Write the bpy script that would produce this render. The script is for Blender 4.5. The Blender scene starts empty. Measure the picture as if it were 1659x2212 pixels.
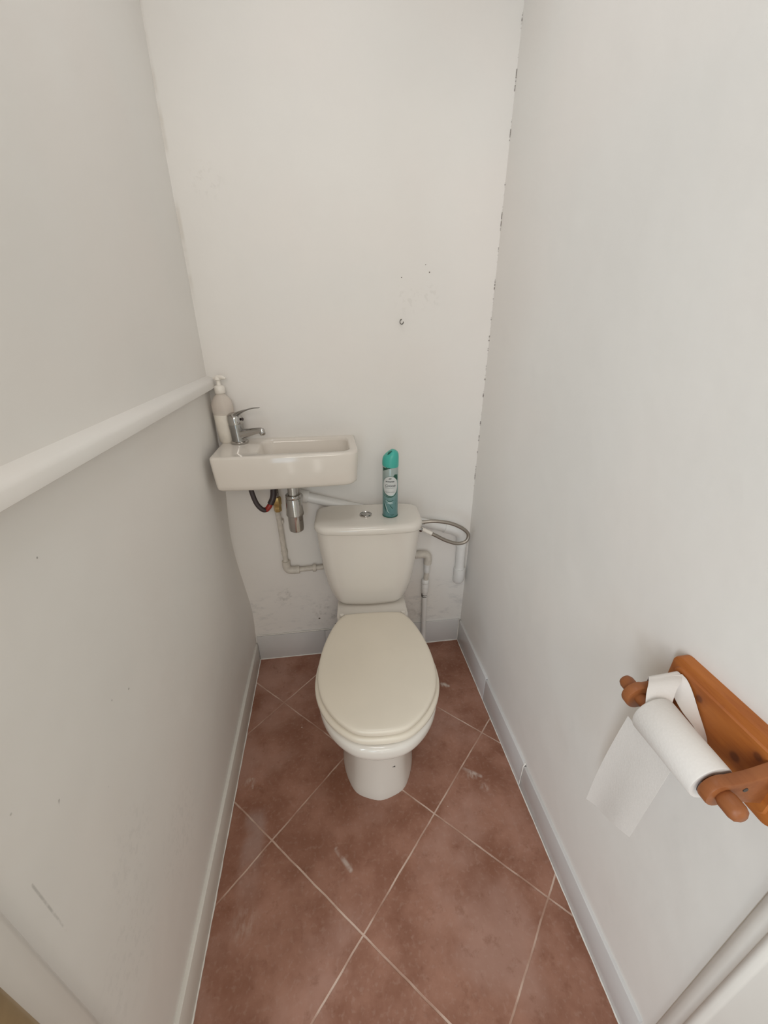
import bpy, bmesh, math, random
from mathutils import Vector, Matrix, noise
random.seed(7)
PI = math.pi
S = bpy.context.scene
COL = S.collection

# ------------------------------------------------------------------ camera
CAM = (0.0, 0.0, 1.37)
Rr = (0.99074549, -0.05989507, 0.12180295)
Dd = (-0.13572131, -0.42550464, 0.89472092)
Uu = (-0.00176165, -0.90297197, -0.42969584)
cam_d = bpy.data.cameras.new('camera'); cam = bpy.data.objects.new('camera', cam_d); COL.objects.link(cam)
cam.matrix_world = Matrix(((Rr[0], -Rr[1], -Rr[2], CAM[0]), (Dd[0], -Dd[1], -Dd[2], CAM[1]),
                           (Uu[0], -Uu[1], -Uu[2], CAM[2]), (0, 0, 0, 1)))
cam_d.sensor_fit = 'VERTICAL'; cam_d.sensor_height = 36
cam_d.lens = 853.708 / 2212 * 36
cam_d.clip_start = 0.005
S.camera = cam

# ------------------------------------------------------------------ light
S.view_settings.view_transform = 'Standard'
S.view_settings.look = 'None'
S.view_settings.gamma = 1
S.view_settings.use_curve_mapping = False
S.view_settings.exposure = 0.0
w = bpy.data.worlds.new('world'); S.world = w; w.use_nodes = True
w.node_tree.nodes['Background'].inputs[0].default_value = (1.0, 0.985, 0.86, 1)
w.node_tree.nodes['Background'].inputs[1].default_value = 0.60

def area(name, loc, target, sx, sy, power, color):
    l = bpy.data.lights.new(name, 'AREA'); l.shape = 'RECTANGLE'; l.size = sx; l.size_y = sy
    l.energy = power; l.color = color
    o = bpy.data.objects.new(name, l); COL.objects.link(o)
    o.location = loc
    o.rotation_euler = (Vector(target) - Vector(loc)).to_track_quat('-Z', 'Y').to_euler()
    return o
# daylight of the hallway window falling through the open doorway, then two added fills
area('window_daylight', (0.0, -1.5, 2.0), (-0.05, 1.4, 1.5), 0.9, 0.9, 13.5, (1.0, 0.92, 0.86))
area('side_daylight', (-1.0, -0.9, 1.3), (0.55, 0.9, 0.5), 0.3, 1.4, 16.0, (0.80, 0.90, 1.0))
area('ceiling_fill', (0.05, 0.75, 2.46), (0.05, 0.75, 0), 0.35, 0.35, 2.8, (0.95, 0.98, 1.0))  # unseen overhead fill added to lift the walls, no fixture known
area('low_cool_fill', (-0.45, -1.5, 0.75), (0.55, 1.3, 0.25), 0.4, 0.9, 3.5, (0.55, 0.78, 1.0))  # cool fill added to brighten the lower right wall and back corner

# narrow strips of daylight either side of the person standing in the doorway
area('doorway_gap_daylight', (-0.32, -0.9, 0.25), (-0.1, 1.2, 0.9), 0.05, 0.7, 0.30, (1.0, 0.97, 0.92))
area('doorway_gap_daylight', (0.015, -0.9, 0.25), (0.0, 1.2, 0.9), 0.07, 0.7, 0.42, (1.0, 0.97, 0.92))

# ------------------------------------------------------------------ materials
class NT:
    def __init__(s, name, rough=0.5, metal=0.0, spec=0.5, coat=0.0):
        s.m = bpy.data.materials.new(name); s.m.use_nodes = True
        s.t = s.m.node_tree; s.b = s.t.nodes['Principled BSDF']
        s.b.inputs['Roughness'].default_value = rough
        s.b.inputs['Metallic'].default_value = metal
        s.b.inputs['Specular IOR Level'].default_value = spec
        s.b.inputs['Coat Weight'].default_value = coat
        s.b.inputs['Coat Roughness'].default_value = 0.06
        g = s.t.nodes.new('ShaderNodeNewGeometry'); s.pos = g.outputs['Position']
    def n(s, t, **k):
        x = s.t.nodes.new('ShaderNode' + t)
        for a, b in k.items(): setattr(x, a, b)
        return x
    def put(s, sock, v):
        if isinstance(v, (int, float)): sock.default_value = v
        elif isinstance(v, (tuple, list)): sock.default_value = tuple(v) if len(v) != 3 or sock.type == 'VECTOR' else (*v, 1)
        else: s.t.links.new(v, sock)
    def math(s, op, a, b=None, c=None, clamp=False):
        x = s.n('Math', operation=op, use_clamp=clamp)
        s.put(x.inputs[0], a)
        if b is not None: s.put(x.inputs[1], b)
        if c is not None: s.put(x.inputs[2], c)
        return x.outputs[0]
    def xyz(s, v=None):
        x = s.n('SeparateXYZ'); s.put(x.inputs[0], v if v is not None else s.pos); return x.outputs
    def noise(s, scale, detail=3, vec=None, rough=0.5, stretch=None, off=(0, 0, 0)):
        v = vec if vec is not None else s.pos
        if stretch or any(off):
            m = s.n('Mapping'); s.put(m.inputs[0], v); m.inputs['Scale'].default_value = stretch or (1, 1, 1)
            m.inputs['Location'].default_value = off; v = m.outputs[0]
        x = s.n('TexNoise'); s.put(x.inputs['Vector'], v)
        x.inputs['Scale'].default_value = scale; x.inputs['Detail'].default_value = detail
        x.inputs['Roughness'].default_value = rough
        return x.outputs[0]
    def ramp(s, f, lo, hi):
        x = s.n('MapRange'); x.interpolation_type = 'SMOOTHSTEP'
        s.put(x.inputs[0], f); x.inputs[1].default_value = lo; x.inputs[2].default_value = hi
        return x.outputs[0]
    def mix(s, f, a, b):
        x = s.n('Mix', data_type='RGBA'); s.put(x.inputs[0], f); s.put(x.inputs[6], a); s.put(x.inputs[7], b)
        return x.outputs[2]
    def color(s, c): s.put(s.b.inputs['Base Color'], c)
    def rough(s, c): s.put(s.b.inputs['Roughness'], c)
    def bump(s, h, strength=0.2, dist=0.01):
        x = s.n('Bump'); x.inputs['Strength'].default_value = strength; x.inputs['Distance'].default_value = dist
        s.put(x.inputs['Height'], h); s.t.links.new(x.outputs[0], s.b.inputs['Normal'])
    def near(s, c, r0, r1):
        "1 close to the world point c, fading to 0 between r0 and r1"
        x = s.n('VectorMath', operation='DISTANCE'); s.put(x.inputs[0], s.pos); x.inputs[1].default_value = c
        return s.math('SUBTRACT', 1.0, s.ramp(x.outputs['Value'], r0, r1))
    def box(s, ax, lo, hi, soft):
        v = s.xyz()[ax]
        return s.math('MULTIPLY', s.ramp(v, lo - soft, lo + soft), s.math('SUBTRACT', 1.0, s.ramp(v, hi - soft, hi + soft)))

XL, XR, YB, YF, ZC = -0.385, 0.552, 1.40, 0.19, 2.50

def wall_mat(name, base, kind):
    s = NT(name, rough=0.55, spec=0.3)
    c = s.mix(s.ramp(s.noise(3.0, 3), 0.3, 0.7), base, tuple(x * 0.965 for x in base))
    c = s.mix(s.math('MULTIPLY', s.ramp(s.noise(2.1, 2, off=(3, 1, 7)), 0.4, 0.65), 0.5), c,
              (base[0] * 1.0, base[1] * 0.97, base[2] * 0.96))
    dirt = (0.33, 0.29, 0.24)
    def mark(c, f): return s.mix(f, c, dirt)
    if kind == 'back':
        # scuffed, grimy plaster low on the wall either side of the toilet
        z = s.xyz()[2]
        band = s.math('MULTIPLY', s.ramp(z, 0.10, 0.16), s.math('SUBTRACT', 1.0, s.ramp(z, 0.26, 0.42)))
        sm = s.ramp(s.noise(16, 6, rough=0.7, stretch=(1, 1, 2.2)), 0.50, 0.72)
        c = s.mix(s.math('MULTIPLY', s.math('MULTIPLY', band, sm), 0.38), c, (0.42, 0.42, 0.43))
        for p, r in (((-0.06, YB, 0.235), 0.10), ((0.36, YB, 0.19), 0.07), ((0.28, YB, 0.22), 0.06), ((-0.23, YB, 0.33), 0.06)):
            f = s.math('MULTIPLY', s.near(p, r * 0.3, r), s.ramp(s.noise(38, 5, rough=0.75, off=(r * 50, 0, 0)), 0.48, 0.66))
            c = s.mix(s.math('MULTIPLY', f, 0.35), c, (0.26, 0.24, 0.21))
        for p, r in (((-0.098, YB, 0.197), 0.006), ((-0.03, YB, 0.16), 0.003), ((0.247, YB, 1.50), 0.0025),
                     ((0.335, YB, 1.515), 0.003), ((0.322, YB, 1.535), 0.002)):
            c = s.mix(s.near(p, r * 0.3, r), c, (0.10, 0.07, 0.05))
        for p in ((0.34, YB, 1.45), (0.27, YB, 1.44), (-0.29, YB, 1.72)):
            f = s.math('MULTIPLY', s.near(p, 0.01, 0.06), s.ramp(s.noise(60, 4), 0.52, 0.62))
            c = s.mix(s.math('MULTIPLY', f, 0.10), c, dirt)
    if kind == 'left':
        for a_, b_, r, k in (((0.2878, 0.770), (0.2874, 0.6515), 0.0022, 0.42), ((0.362, 0.805), (0.3585, 0.798), 0.0022, 0.6)):
            xx, yy, zz = s.xyz(); dx, dy = b_[0] - a_[0], b_[1] - a_[1]; L2 = dx * dx + dy * dy
            px = s.math('SUBTRACT', yy, a_[0]); py = s.math('SUBTRACT', zz, a_[1])
            t = s.math('DIVIDE', s.math('ADD', s.math('MULTIPLY', px, dx), s.math('MULTIPLY', py, dy)), L2, clamp=True)
            ex = s.math('SUBTRACT', px, s.math('MULTIPLY', t, dx)); ey = s.math('SUBTRACT', py, s.math('MULTIPLY', t, dy))
            dd = s.math('SQRT', s.math('ADD', s.math('MULTIPLY', ex, ex), s.math('MULTIPLY', ey, ey)))
            f = s.math('MULTIPLY', s.math('SUBTRACT', 1.0, s.ramp(dd, r * 0.2, r)), s.ramp(s.noise(50, 4), 0.35, 0.55))
            c = s.mix(s.math('MULTIPLY', f, k), c, (0.25, 0.24, 0.22))
        for p, r in (((XL, 0.55, 0.35), 0.13), ((XL, 0.42, 0.55), 0.10), ((XL, 0.34, 0.42), 0.12)):
            f = s.math('MULTIPLY', s.near(p, r * 0.3, r), s.ramp(s.noise(55, 4, rough=0.7), 0.5, 0.62))
            c = s.mix(s.math('MULTIPLY', f, 0.10), c, (0.35, 0.35, 0.34))
        for p, r in (((XL, 0.311, 0.871), 0.003), ((XL, 0.4355, 0.7066), 0.0025), ((XL, 0.3287, 0.7332), 0.0018), ((XL, 0.5584, 0.7831), 0.003),
                     ((XL, 0.5119, 0.8103), 0.0025), ((XL, 0.4919, 1.0983), 0.0022)):
            c = s.mix(s.math('MULTIPLY', s.near(p, r * 0.3, r), 0.7), c, (0.2, 0.18, 0.16))
    if kind == 'back':
        x, y, z = s.xyz()
        seam = s.math('SUBTRACT', 1.0, s.ramp(s.math('ABSOLUTE', s.math('SUBTRACT', x, XL + 0.002)), 0.004, 0.012))
        seam = s.math('MULTIPLY', s.math('MULTIPLY', seam, s.ramp(s.noise(9, 4, stretch=(0, 0, 1), off=(0, 0, 4)), 0.42, 0.62)), s.ramp(z, 1.35, 1.5))
        c = s.mix(s.math('MULTIPLY', seam, 0.3), c, (0.45, 0.38, 0.30))
    # hairline crack where two walls meet
    if kind in ('back', 'right'):
        x, y, z = s.xyz()
        d = s.math('ABSOLUTE', s.math('SUBTRACT', x, XR)) if kind == 'back' else s.math('ABSOLUTE', s.math('SUBTRACT', y, YB))
        line = s.math('SUBTRACT', 1.0, s.ramp(d, 0.0014, 0.0032))
        dash = s.ramp(s.noise(16, 5, rough=0.8, stretch=(0.0, 0.0, 1)), 0.51, 0.57)
        hi = s.ramp(z, 0.72, 0.80)
        c = s.mix(s.math('MULTIPLY', s.math('MULTIPLY', s.math('MULTIPLY', line, dash), hi), 0.75), c, (0.12, 0.09, 0.07))
    s.color(c)
    s.bump(s.math('ADD', s.noise(9, 3), s.math('MULTIPLY', s.noise(120, 3), 0.05)), 0.25, 0.01)
    return s.m

WALL = (0.80, 0.775, 0.74)
M_back = wall_mat('painted_wall_back', WALL, 'back')
M_left = wall_mat('painted_wall_left', WALL, 'left')
M_right = wall_mat('painted_wall_right', WALL, 'right')
M_plain = wall_mat('painted_wall_plain', WALL, 'plain')

def simple(name, c, rough=0.4, metal=0.0, spec=0.5, coat=0.0, nscale=40, var=0.06, bump=0.0):
    s = NT(name, rough, metal, spec, coat)
    f = s.noise(nscale, 3)
    s.color(s.mix(s.ramp(f, 0.3, 0.7), c, tuple(x * (1 - var) for x in c)))
    if bump: s.bump(s.noise(nscale * 3, 2), bump, 0.002)
    return s.m
M_porc = simple('white_porcelain', (0.73, 0.685, 0.625), 0.12, spec=0.5, nscale=6, var=0.02)
M_basin = simple('basin_porcelain', (0.74, 0.685, 0.62), 0.10, spec=0.5, nscale=6, var=0.02)
M_lid = simple('cream_seat_plastic', (0.755, 0.685, 0.575), 0.28, spec=0.45, nscale=7, var=0.03)
M_chrome = simple('polished_chrome', (0.50, 0.48, 0.46), 0.09, metal=1.0, nscale=30, var=0.03)
M_chrome2 = simple('brushed_chrome', (0.38, 0.37, 0.355), 0.2, metal=1.0, nscale=30, var=0.05)
M_pipe = simple('white_pvc', (0.78, 0.77, 0.75), 0.3, nscale=20, var=0.03)
M_paintpipe = simple('painted_copper_pipe', (0.66, 0.61, 0.54), 0.45, nscale=60, var=0.12)
M_brass = simple('brass_fitting', (0.55, 0.38, 0.15), 0.35, metal=0.7, nscale=80, var=0.2)
M_black = simple('black_rubber_hose', (0.05, 0.035, 0.035), 0.4, nscale=50)
M_red = simple('red_band', (0.35, 0.03, 0.02), 0.4)
M_iron = simple('dark_steel_wire', (0.10, 0.09, 0.08), 0.4, metal=0.4)
M_dark = simple('dark_brown_mark', (0.08, 0.07, 0.06), 0.6)  # flat dark colour for the fixing hole, arm knot and valve rings
M_grout = simple('white_caulk', (0.80, 0.77, 0.72), 0.5, nscale=90, var=0.1)
M_base2 = simple('painted_skirting', (0.70, 0.67, 0.62), 0.4, nscale=8, var=0.04)
M_base = simple('white_skirting_tile', (0.63, 0.615, 0.605), 0.25, nscale=8, var=0.04)
M_gloss = simple('white_gloss_paint', (0.78, 0.755, 0.71), 0.35, nscale=12, var=0.03)
M_pump = simple('white_pump_plastic', (0.82, 0.77, 0.70), 0.35)
M_soap = simple('cream_soap_label', (0.84, 0.78, 0.69), 0.4)
M_capg = simple('turquoise_cap', (0.055, 0.43, 0.36), 0.35, nscale=20, var=0.04)
M_capd = simple('dark_green_nozzle', (0.01, 0.12, 0.09), 0.5)
M_leaf = simple('green_leaf_print', (0.012, 0.10, 0.065), 0.3, nscale=200, var=0.4)
M_lab = simple('pale_label_print', (0.62, 0.64, 0.63), 0.35)
M_ink = simple('dark_ink', (0.035, 0.045, 0.05), 0.4)
M_ink2 = simple('grey_ink', (0.20, 0.25, 0.25), 0.4)
M_wave = simple('light_wave_print', (0.45, 0.60, 0.60), 0.35)
M_tan = simple('varnished_wood_jamb', (0.42, 0.30, 0.16), 0.4, nscale=14, var=0.25)

def clear_plastic():
    s = NT('clear_bottle_plastic', 0.12)
    s.b.inputs['Transmission Weight'].default_value = 0.55
    s.b.inputs['IOR'].default_value = 1.15
    s.color(s.mix(s.noise(12, 2), (0.97, 0.90, 0.83), (0.95, 0.87, 0.80)))
    return s.m
M_clear = clear_plastic()

def can_mat():
    s = NT('teal_printed_can', 0.28, metal=0.25)
    z = s.xyz()[2]
    f = s.ramp(z, 0.77, 0.97)
    c = s.mix(f, (0.15, 0.31, 0.31), (0.40, 0.46, 0.44))
    c = s.mix(s.ramp(z, 0.77, 0.86), (0.13, 0.28, 0.29), c)
    n = s.ramp(s.noise(55, 5, rough=0.7, stretch=(1, 1, 0.6)), 0.5, 0.68)
    low = s.math('SUBTRACT', 1.0, s.ramp(z, 0.82, 0.89))
    c = s.mix(s.math('MULTIPLY', s.math('MULTIPLY', n, low), 0.45), c, (0.04, 0.15, 0.14))
    s.color(c); return s.m
M_can = can_mat()

def paper_mat():
    s = NT('white_tissue_paper', 0.9, spec=0.15)
    s.color(s.mix(s.noise(30, 3), (0.745, 0.705, 0.67), (0.705, 0.665, 0.63)))
    v = s.n('TexVoronoi'); v.inputs['Scale'].default_value = 260; s.put(v.inputs['Vector'], s.pos)
    s.bump(v.outputs[0], 0.18, 0.001)
    return s.m
M_paper = paper_mat()

def braid_mat():
    s = NT('braided_steel', 0.38, metal=0.85)
    wv = s.n('TexWave'); wv.inputs['Scale'].default_value = 260; wv.inputs['Distortion'].default_value = 1.0
    s.put(wv.inputs['Vector'], s.pos)
    s.color(s.mix(wv.outputs[1], (0.20, 0.17, 0.14), (0.52, 0.48, 0.43)))
    return s.m
M_braid = braid_mat()

def wood_mat(name, A_, B_, C_):
    s = NT(name, 0.42, spec=0.35)
    x, y, z = s.xyz()
    g = s.noise(9, 4, stretch=(6, 0.7, 9))
    wv = s.math('FRACT', s.math('MULTIPLY', g, 9.0))
    ring = s.math('MULTIPLY', wv, s.math('SUBTRACT', 1.0, wv))
    c = s.mix(s.ramp(s.noise(14, 3, stretch=(3, 0.6, 3)), 0.3, 0.7), A_, B_)
    c = s.mix(s.math('MULTIPLY', ring, 0.9), c, C_)
    for p, r in (((0.527, 0.350, 0.857), 0.007), ((0.527, 0.321, 0.878), 0.0028), ((0.527, 0.280, 0.827), 0.0085), ((0.527, 0.260, 0.858), 0.007)):
        c = s.mix(s.math('MULTIPLY', s.near(p, r * 0.5, r * 1.15), 0.85), c, (0.085, 0.025, 0.01))
        c = s.mix(s.math('MULTIPLY', s.near(p, r, r * 2.4), 0.35), c, (0.25, 0.07, 0.02))
    s.color(c)
    s.bump(s.noise(60, 3, stretch=(3, 0.3, 3)), 0.08, 0.002)
    return s.m
M_wood = wood_mat('orange_pine', (0.45, 0.145, 0.028), (0.32, 0.088, 0.017), (0.48, 0.17, 0.04))
M_wood2 = wood_mat('brown_pine', (0.32, 0.112, 0.038), (0.245, 0.078, 0.026), (0.35, 0.13, 0.045))

def floor_mat():
    s = NT('terracotta_tiles', 0.42, spec=0.4)
    x, y, z = s.xyz()
    # tile axes: e1=(.2415,.2385) e2=(-.2485,.2345), origin (.006,.438)
    det = 0.2415 * 0.2345 + 0.2485 * 0.2385
    X = s.math('SUBTRACT', x, 0.006); Y = s.math('SUBTRACT', y, 0.438)
    a = s.math('ADD', s.math('MULTIPLY', X, 0.2345 / det), s.math('MULTIPLY', Y, 0.2485 / det))
    b = s.math('ADD', s.math('MULTIPLY', X, -0.2385 / det), s.math('MULTIPLY', Y, 0.2415 / det))
    wob = s.math('MULTIPLY', s.math('SUBTRACT', s.noise(14, 3), 0.5), 0.012)
    def edge(t):
        f = s.math('FRACT', s.math('ADD', s.math('ADD', t, 50.5), wob))
        return s.math('ABSOLUTE', s.math('SUBTRACT', f, 0.5))
    d = s.math('MINIMUM', edge(a), edge(b))
    grout = s.math('SUBTRACT', 1.0, s.ramp(d, 0.0045, 0.0085))
    va, vb = s.math('FLOOR', a), s.math('FLOOR', b)
    cv = s.n('CombineXYZ'); s.put(cv.inputs[0], va); s.put(cv.inputs[1], vb)
    wn = s.n('TexWhiteNoise'); s.t.links.new(cv.outputs[0], wn.inputs[0])
    c = s.mix(s.ramp(s.noise(7, 6, rough=0.6), 0.35, 0.68), (0.235, 0.098, 0.058), (0.365, 0.182, 0.125))
    c = s.mix(s.math('MULTIPLY', s.ramp(s.noise(3.3, 5, off=(5, 2, 0)), 0.48, 0.66), 0.62), c, (0.43, 0.255, 0.20))
    c = s.mix(s.math('MULTIPLY', s.ramp(s.noise(90, 4), 0.52, 0.7), 0.25), c, (0.44, 0.29, 0.23))
    c = s.mix(s.math('MULTIPLY', s.ramp(s.noise(25, 5, rough=0.7, off=(1, 9, 2)), 0.54, 0.70), 0.40), c, (0.17, 0.06, 0.028))
    c = s.mix(s.math('MULTIPLY', wn.outputs[0], 0.22), c, (0.24, 0.115, 0.078))
    # pale plaster smears and spots
    for p, r, k in (((0.4099, 1.141, 0), 0.018, 0.8), ((0.402, 0.771, 0), 0.022, 0.6), ((0.43, 0.73, 0), 0.018, 0.5), ((-0.334, 0.85, 0), 0.022, 0.5), ((-0.29, 0.50, 0), 0.05, 0.2)):
        f = s.math('MULTIPLY', s.near(p, r * 0.2, r), s.ramp(s.noise(60, 4, stretch=(1.5, 0.5, 1)), 0.40, 0.62))
        c = s.mix(s.math('MULTIPLY', f, k), c, (0.60, 0.50, 0.43))
    # scraped streaks (distance to a short line)
    for a_, b_, r, k in (((-0.055, 0.625), (-0.018, 0.572), 0.009, 0.55), ((0.375, 0.80), (0.43, 0.765), 0.008, 0.45), ((-0.327, 0.862), (-0.322, 0.83), 0.004, 0.5), ((0.40, 1.15), (0.425, 1.135), 0.009, 0.7)):
        ax_, ay_ = a_; dx, dy = b_[0] - ax_, b_[1] - ay_; L2 = dx * dx + dy * dy
        px = s.math('SUBTRACT', x, ax_); py = s.math('SUBTRACT', y, ay_)
        t = s.math('DIVIDE', s.math('ADD', s.math('MULTIPLY', px, dx), s.math('MULTIPLY', py, dy)), L2, clamp=True)
        ex = s.math('SUBTRACT', px, s.math('MULTIPLY', t, dx)); ey = s.math('SUBTRACT', py, s.math('MULTIPLY', t, dy))
        dd = s.math('SQRT', s.math('ADD', s.math('MULTIPLY', ex, ex), s.math('MULTIPLY', ey, ey)))
        f = s.math('MULTIPLY', s.math('SUBTRACT', 1.0, s.ramp(dd, r * 0.2, r)), s.ramp(s.noise(38, 5), 0.33, 0.62))
        c = s.mix(s.math('MULTIPLY', f, k), c, (0.62, 0.54, 0.48))
    # greyish dried film near the left skirting
    fx = s.math('MULTIPLY', s.math('MULTIPLY', s.box(0, -0.325, -0.268, 0.014), s.box(1, 0.50, 0.755, 0.022)), s.ramp(s.noise(11, 4), 0.3, 0.55))
    c = s.mix(s.math('MULTIPLY', s.math('MULTIPLY', fx, s.ramp(y, 0.45, 0.76)), 0.38), c, (0.42, 0.33, 0.30))
    sp = s.n('TexVoronoi'); sp.inputs['Scale'].default_value = 9; s.put(sp.inputs['Vector'], s.pos)
    c = s.mix(s.math('MULTIPLY', s.math('SUBTRACT', 1.0, s.ramp(sp.outputs[0], 0.012, 0.03)), 0.7), c, (0.72, 0.62, 0.54))
    gc = s.mix(s.ramp(s.noise(12, 4), 0.35, 0.65), (0.66, 0.50, 0.41), (0.40, 0.24, 0.175))
    vis = s.math('MULTIPLY', s.math('SUBTRACT', 1.0, s.math('MULTIPLY', s.near((0.42, 1.32, 0), 0.10, 0.22), 0.9)), s.math('ADD', 0.55, s.math('MULTIPLY', s.ramp(s.noise(6, 3, off=(2, 8, 0)), 0.35, 0.6), 0.35)))
    c = s.mix(s.math('MULTIPLY', grout, vis), c, gc)
    s.color(c)
    s.rough(s.math('ADD', 0.36, s.math('MULTIPLY', s.noise(8, 4), 0.22)))
    s.bump(s.math('SUBTRACT', s.math('MULTIPLY', s.noise(40, 4), 0.25), grout), 0.35, 0.003)
    return s.m
M_floor = floor_mat()

# ------------------------------------------------------------------ helpers
def tag(o, label=None, cat=None, group=None, kind=None):
    if label: o['label'] = label
    if cat: o['category'] = cat
    if group: o['group'] = group
    if kind: o['kind'] = kind
    return o

def thing(name, label, cat, loc, rz=0.0, group=None):
    o = bpy.data.objects.new(name, None); COL.objects.link(o)
    o.location = loc; o.rotation_euler = (0, 0, rz); o.empty_display_size = 0.05
    return tag(o, label, cat, group)

def wmat(o):
    m = Matrix.Translation(o.location) @ o.rotation_euler.to_matrix().to_4x4()
    return wmat(o.parent) @ m if o.parent else m

def obj(name, bm, mat, parent=None, local=False, sharp=40, origin=None, label=None):
    """bm in world coordinates (or in the parent's frame when local)"""
    bmesh.ops.recalc_face_normals(bm, faces=bm.faces)
    me = bpy.data.meshes.new(name)
    if parent is not None and not local: bm.transform(wmat(parent).inverted())
    o = bpy.data.objects.new(name, me)
    if origin is not None and parent is None:
        bm.transform(Matrix.Translation(-Vector(origin))); o.location = origin
    bm.to_mesh(me); bm.free()
    me.materials.append(mat)
    for p in me.polygons: p.use_smooth = True
    me.set_sharp_from_angle(angle=math.radians(sharp))
    COL.objects.link(o)
    if parent is not None: o.parent = parent
    if label: o['label'] = label
    return o

def box(bm, x0, x1, y0, y1, z0, z1, bev=0.0, seg=3):
    r = bmesh.ops.create_cube(bm, size=1.0)
    vs = r['verts']
    for v in vs:
        v.co = Vector(((x0 + x1) / 2 + v.co.x * (x1 - x0), (y0 + y1) / 2 + v.co.y * (y1 - y0), (z0 + z1) / 2 + v.co.z * (z1 - z0)))
    if bev > 0:
        es = set(e for v in vs for e in v.link_edges)
        bmesh.ops.bevel(bm, geom=list(es), offset=bev, segments=seg, affect='EDGES', profile=0.5)
    return bm

def B(*a, **k): return box(bmesh.new(), *a, **k)

def loft(bm, rings, cap0=True, cap1=True):
    rr = [[bm.verts.new(p) for p in r] for r in rings]
    n = len(rr[0])
    for a, b in zip(rr, rr[1:]):
        for i in range(n): bm.faces.new((a[i], a[(i + 1) % n], b[(i + 1) % n], b[i]))
    if cap0: bm.faces.new(rr[0][::-1])
    if cap1: bm.faces.new(rr[-1])
    return bm

def frame(t):
    t = t.normalized(); u = t.cross(Vector((0, 0, 1)))
    if u.length < 1e-3: u = t.cross(Vector((0, 1, 0)))
    u.normalize(); return u, t.cross(u)

def lathe(bm, prof, base, axis=(0, 0, 1), n=32):
    "prof: list of (radius, distance along axis)"
    base = Vector(base); t = Vector(axis).normalized(); u, v = frame(t)
    rings = [[base + t * h + (u * math.cos(2 * PI * i / n) + v * math.sin(2 * PI * i / n)) * max(r, 1e-5) for i in range(n)] for r, h in prof]
    return loft(bm, rings)

def spline(pts, k=8):
    pts = [Vector(p) for p in pts]; out = []
    P = [pts[0] * 2 - pts[1]] + pts + [pts[-1] * 2 - pts[-2]]
    for i in range(1, len(P) - 2):
        a, b, c, d = P[i - 1:i + 3]
        for j in range(k):
            t = j / k
            out.append(0.5 * ((2 * b) + (c - a) * t + (2 * a - 5 * b + 4 * c - d) * t * t + (3 * b - 3 * c + d - a) * t ** 3))
    out.append(pts[-1]); return out

def tube(bm, pts, r, n=14, k=8, smooth=True):
    "round tube along a smooth path; r number or list per control point"
    cps = spline(pts, k) if smooth else [Vector(p) for p in pts]
    m = len(cps)
    if isinstance(r, (int, float)): rs = [r] * m
    else:
        rs = []
        for i in range(m):
            f = i / (m - 1) * (len(r) - 1); a = int(min(f, len(r) - 2)); rs.append(r[a] + (r[a + 1] - r[a]) * (f - a))
    t0 = (cps[1] - cps[0]).normalized(); u, v = frame(t0); rings = []
    for i in range(m):
        t = (cps[min(i + 1, m - 1)] - cps[max(i - 1, 0)]).normalized()
        u = (u - t * u.dot(t)).normalized(); v = t.cross(u)
        rings.append([cps[i] + (u * math.cos(2 * PI * q / n) + v * math.sin(2 * PI * q / n)) * rs[i] for q in range(n)])
    return loft(bm, rings)

def closed_spline(pts, k=6):
    n = len(pts); P = [Vector(p) for p in pts]; out = []
    for i in range(n):
        a, b, c, d = P[(i - 1) % n], P[i], P[(i + 1) % n], P[(i + 2) % n]
        for j in range(k):
            t = j / k
            out.append(0.5 * ((2 * b) + (c - a) * t + (2 * a - 5 * b + 4 * c - d) * t * t + (3 * b - 3 * c + d - a) * t ** 3))
    return out

def prism(bm, outline, ax, lo, hi, bev=0.002):
    """outline: list of 2D points in the plane across ax; bevelled ends"""
    cx = sum(p[0] for p in outline) / len(outline); cy = sum(p[1] for p in outline) / len(outline)
    def mk(p, h):
        return Vector((h, p[0], p[1])) if ax == 0 else Vector((p[0], h, p[1])) if ax == 1 else Vector((p[0], p[1], h))
    def inset(d):
        out = []
        for i, p in enumerate(outline):
            a = Vector(outline[i - 1]); c = Vector(outline[(i + 1) % len(outline)]); t = (c - a)
            nrm = Vector((t.y, -t.x)); 
            if nrm.length < 1e-9: out.append(p); continue
            nrm.normalize()
            if nrm.dot(Vector(p) - Vector((cx, cy))) > 0: nrm = -nrm
            out.append((p[0] + nrm.x * d, p[1] + nrm.y * d))
        return out
    i1 = inset(bev); ih = inset(bev * 0.3)
    rings = [[mk(p, lo) for p in i1], [mk(p, lo + bev * 0.3) for p in ih], [mk(p, lo + bev) for p in outline],
             [mk(p, hi - bev) for p in outline], [mk(p, hi - bev * 0.3) for p in ih], [mk(p, hi) for p in i1]]
    return loft(bm, rings)

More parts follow.
